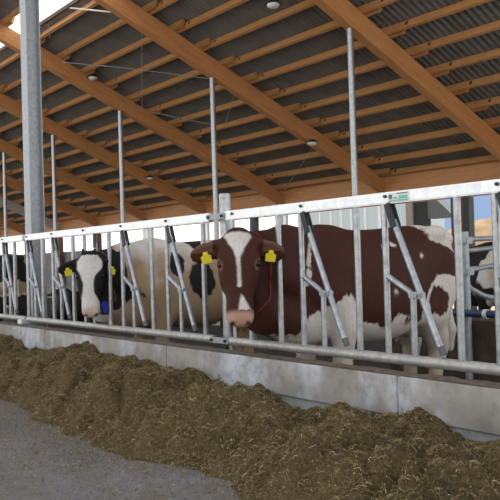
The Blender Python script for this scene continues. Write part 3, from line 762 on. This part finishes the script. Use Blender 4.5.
# ------------------------------------------------------------------ cubicles
e = empty('cubicle_divider', (-3.73,5.6,GB), 'bent galvanised tube cubicle divider behind the red cow\'s rump', 'divider')
q = lambda dy,z: (0,dy,z-GB)
tubeo('divider_post', [q(0,GB+.01),q(0,.20)], .034, GALV_DULL, e)
tubeo('upper_loop', arc([q(.03,.13),q(.9,.155),q(1.35,.08),q(1.55,-.08)],.15), .024, GALV_DULL, e)
tubeo('brace', arc([q(.03,.03),q(.8,.07),q(1.35,.0)],.1), .022, GALV_DULL, e)
tubeo('lower_loop', arc([q(.0,-.17),q(.02,-.30),q(.35,-.42),q(1.9,-.38)],.16), .026, GALV_DULL, e)
tubeo('diagonal_brace', [q(.02,-.15),q(1.5,-.02)], .022, GALV_DULL, e)
tubeo('middle_rail', [q(.02,-.13),q(1.9,-.12)], .018, GALV_DULL, e)
for zz_ in (.12,-.16): boxo('post_clamp', (-.05,-.05,zz_-GB-.03), (.05,.06,zz_-GB+.03), GALV_DULL, e, .008)
e = empty('water_pipe', (-4.6,5.5,-.52), 'dark blue horizontal pipe with a pale clamp behind the red cow', 'pipe')
tubeo('pipe', [(-2.6,0,0),(3.2,0,0)], .034, BLUE_PIPE, e)
for x in (-.05,1.12,2.3): tubeo('pipe_clamp', [(x-.018,0,0),(x+.018,0,0)], .041, WHITE_P, e)
bm = bmesh.new(); box(bm, (-4.7,5.66,GB), (1,6.0,-.60), .03); bmesh.ops.subdivide_edges(bm, edges=bm.edges, cuts=6, use_grid_fill=True)
tag(bm_obj('cubicle_kerb', bm, BEDDING), 'brown dirty cubicle kerb smeared with bedding behind the blue pipe', 'kerb')

# ------------------------------------------------------------------ lamps and wires
for p, side, where in ((Vector((-14.20,7.47,4.10)),1,'on the beam ending above the red cow\'s ear'), (Vector((-17.78,11.09,2.47)),1,'on the beam ending left of the round fence post'),
                 (Vector((-8.2,7.42,3.93)),0,'under the purlins at the top edge'), (Vector((-10.70,10.66,2.42)),1,'low on the beam ending behind the red cow')):
    e = empty('ceiling_lamp', p, 'small round white lamp '+where, 'lamp', 'small round roof lamps')
    bm = bmesh.new()
    bmesh.ops.create_uvsphere(bm, u_segments=18, v_segments=10, radius=.1, matrix=Matrix.Diagonal((1,1,.55,1))); bm_obj('lamp_dome', bm, WHITE_P, e, smooth=True)
    bm = bmesh.new(); bmesh.ops.create_cone(bm, cap_ends=True, segments=20, radius1=.14, radius2=.06, depth=.06, matrix=Matrix.Translation((0,0,.04))); bm_obj('lamp_housing', bm, DARK_STEEL, e, smooth=True)
    if side: tubeo('bracket', [(-.13,0,.055),(.0,0,.055)], .018, DARK_STEEL, e, 8)
    else: tubeo('hanger', [(0,0,.06),(0,0,roofz(p.y)+.34-p.z)], .014, DARK_STEEL, e, 8)
wl = ['hanging steeply between the third and fourth beams','from the fourth beam towards the second slim pole','from the fourth beam to the second pole, lower one','in the bay above the second slim pole',
      'from the lowest lamp to the eave','from the fourth beam near the big column','short one under the skylight','bright one below the skylight at the top']
for (a, b), where in zip((((-11.15,6.87,4.14),(-13.97,8.55,3.43)),((-12.58,7.335,3.93),(-11.03,8.33,3.515)),((-13.75,8.62,3.4),(-12.6,9.56,3.0)),((-11.07,8.89,3.28),(-12.34,9.65,2.97)),
                ((-11.0,10.98,2.41),(-13.59,12.5,1.78)),((-13.87,6.6,4.236),(-12.58,7.335,3.93)),((-12.77,5.81,4.56),(-13.2,6.04,4.467)),((-11.75,5.77,4.58),(-11.05,6.21,4.395))), wl):
    thick = 'bright' in where
    tag(tubeo('bracing_wire', [a,b], .014 if thick else .007, WHITE_P if thick else GALV_DULL, None, 6), 'thin steel wire under the roof, '+where, 'wire', 'thin roof wires')

# ------------------------------------------------------------------ outside
e = empty('shed', (-20,22,GB-.05), 'pale blue panelled shed with white battens and dark door outside behind the red cow', 'building')
boxo('wall_panel', (-3.1,0,0), (2.84,2.4,4.2), PALE_BLUE, e)
for k, x in enumerate((-23.05,-22.46,-21.75,-21.1,-20.5,-19.95,-19.2,-18.5,-17.85)): boxo('batten', (x+20-.035,-.03,0), (x+20+.035,-.001,4.2), WHITE_B, e)
boxo('corner_trim', (2.842,-.04,0), (3.13,.3,4.2), TAUPE, e)
boxo('doorway', (3.132,.05,0), (3.72,.3,4.0), DOORWAY_SHADE, e)  # near-black slab; the shade inside the open doorway is put into its colour
bm = bmesh.new(); prism(bm, [(3.722,.1,2.60),(4.75,.1,2.60),(4.75,.1,2.72),(3.95,.1,3.45),(3.722,.1,3.45)], (0,.5,0)); bm_obj('canopy_roof', bm, DGREY, e)
def heap(x,y):
    r = math.hypot((x+18.8)/6.2,(y-30.5)/4.0); return 2.75*max(-.02,(1-r*r))*(1+.10*N(x,y,.5)+.05*N(x,y,1.4)) if r < 1.02 else -.05
hp = grid_obj('sand_heap', -25.2,-12.4,26.3,34.8,.25, heap, SAND, GB-.05)
tag(hp, 'big sandy heap in the open behind the barn at the right', 'heap')

# ------------------------------------------------------------------ light
w = bpy.data.worlds.new('sky'); sc.world = w; w.use_nodes = True
nt = w.node_tree; bg = nt.nodes['Background']
tcn = nt.nodes.new('ShaderNodeTexCoord')
dot = nt.nodes.new('ShaderNodeVectorMath'); dot.operation = 'DOT_PRODUCT'; dot.inputs[1].default_value = (-.50,.866,0)
nt.links.new(tcn.outputs['Generated'], dot.inputs[0])
r1 = nt.nodes.new('ShaderNodeValToRGB'); e_ = r1.color_ramp.elements
e_[0].position = .962; e_[0].color = (1.5,1.5,1.45,1); e_[1].position = .982; e_[1].color = (.27,.37,.56,1)
nt.links.new(dot.outputs['Value'], r1.inputs[0])
sep = nt.nodes.new('ShaderNodeSeparateXYZ'); nt.links.new(tcn.outputs['Generated'], sep.inputs[0])
r2 = nt.nodes.new('ShaderNodeMapRange'); r2.inputs[1].default_value = .10; r2.inputs[2].default_value = .45; r2.inputs[3].default_value = 0; r2.inputs[4].default_value = 1
nt.links.new(sep.outputs['Z'], r2.inputs[0])
mx = nt.nodes.new('ShaderNodeMix'); mx.data_type = 'RGBA'; mx.inputs[7].default_value = (.78,.82,.90,1)
nt.links.new(r2.outputs[0], mx.inputs[0]); nt.links.new(r1.outputs[0], mx.inputs[6])
nt.links.new(mx.outputs[2], bg.inputs[0]); bg.inputs[1].default_value = 1.0

sun = bpy.data.lights.new('sun','SUN'); sun.energy = 6; sun.angle = R(.6); sun.color = (1,.93,.82)
so = bpy.data.objects.new('sun', sun); link(so); so.rotation_euler = Vector((-.30,.50,.82)).to_track_quat('Z','Y').to_euler()
vs = sc.view_settings
vs.view_transform = 'Standard'; vs.look = 'None'; vs.gamma = 1; vs.use_curve_mapping = False; vs.exposure = .35
sc.cycles.max_bounces = 8; sc.cycles.diffuse_bounces = 5
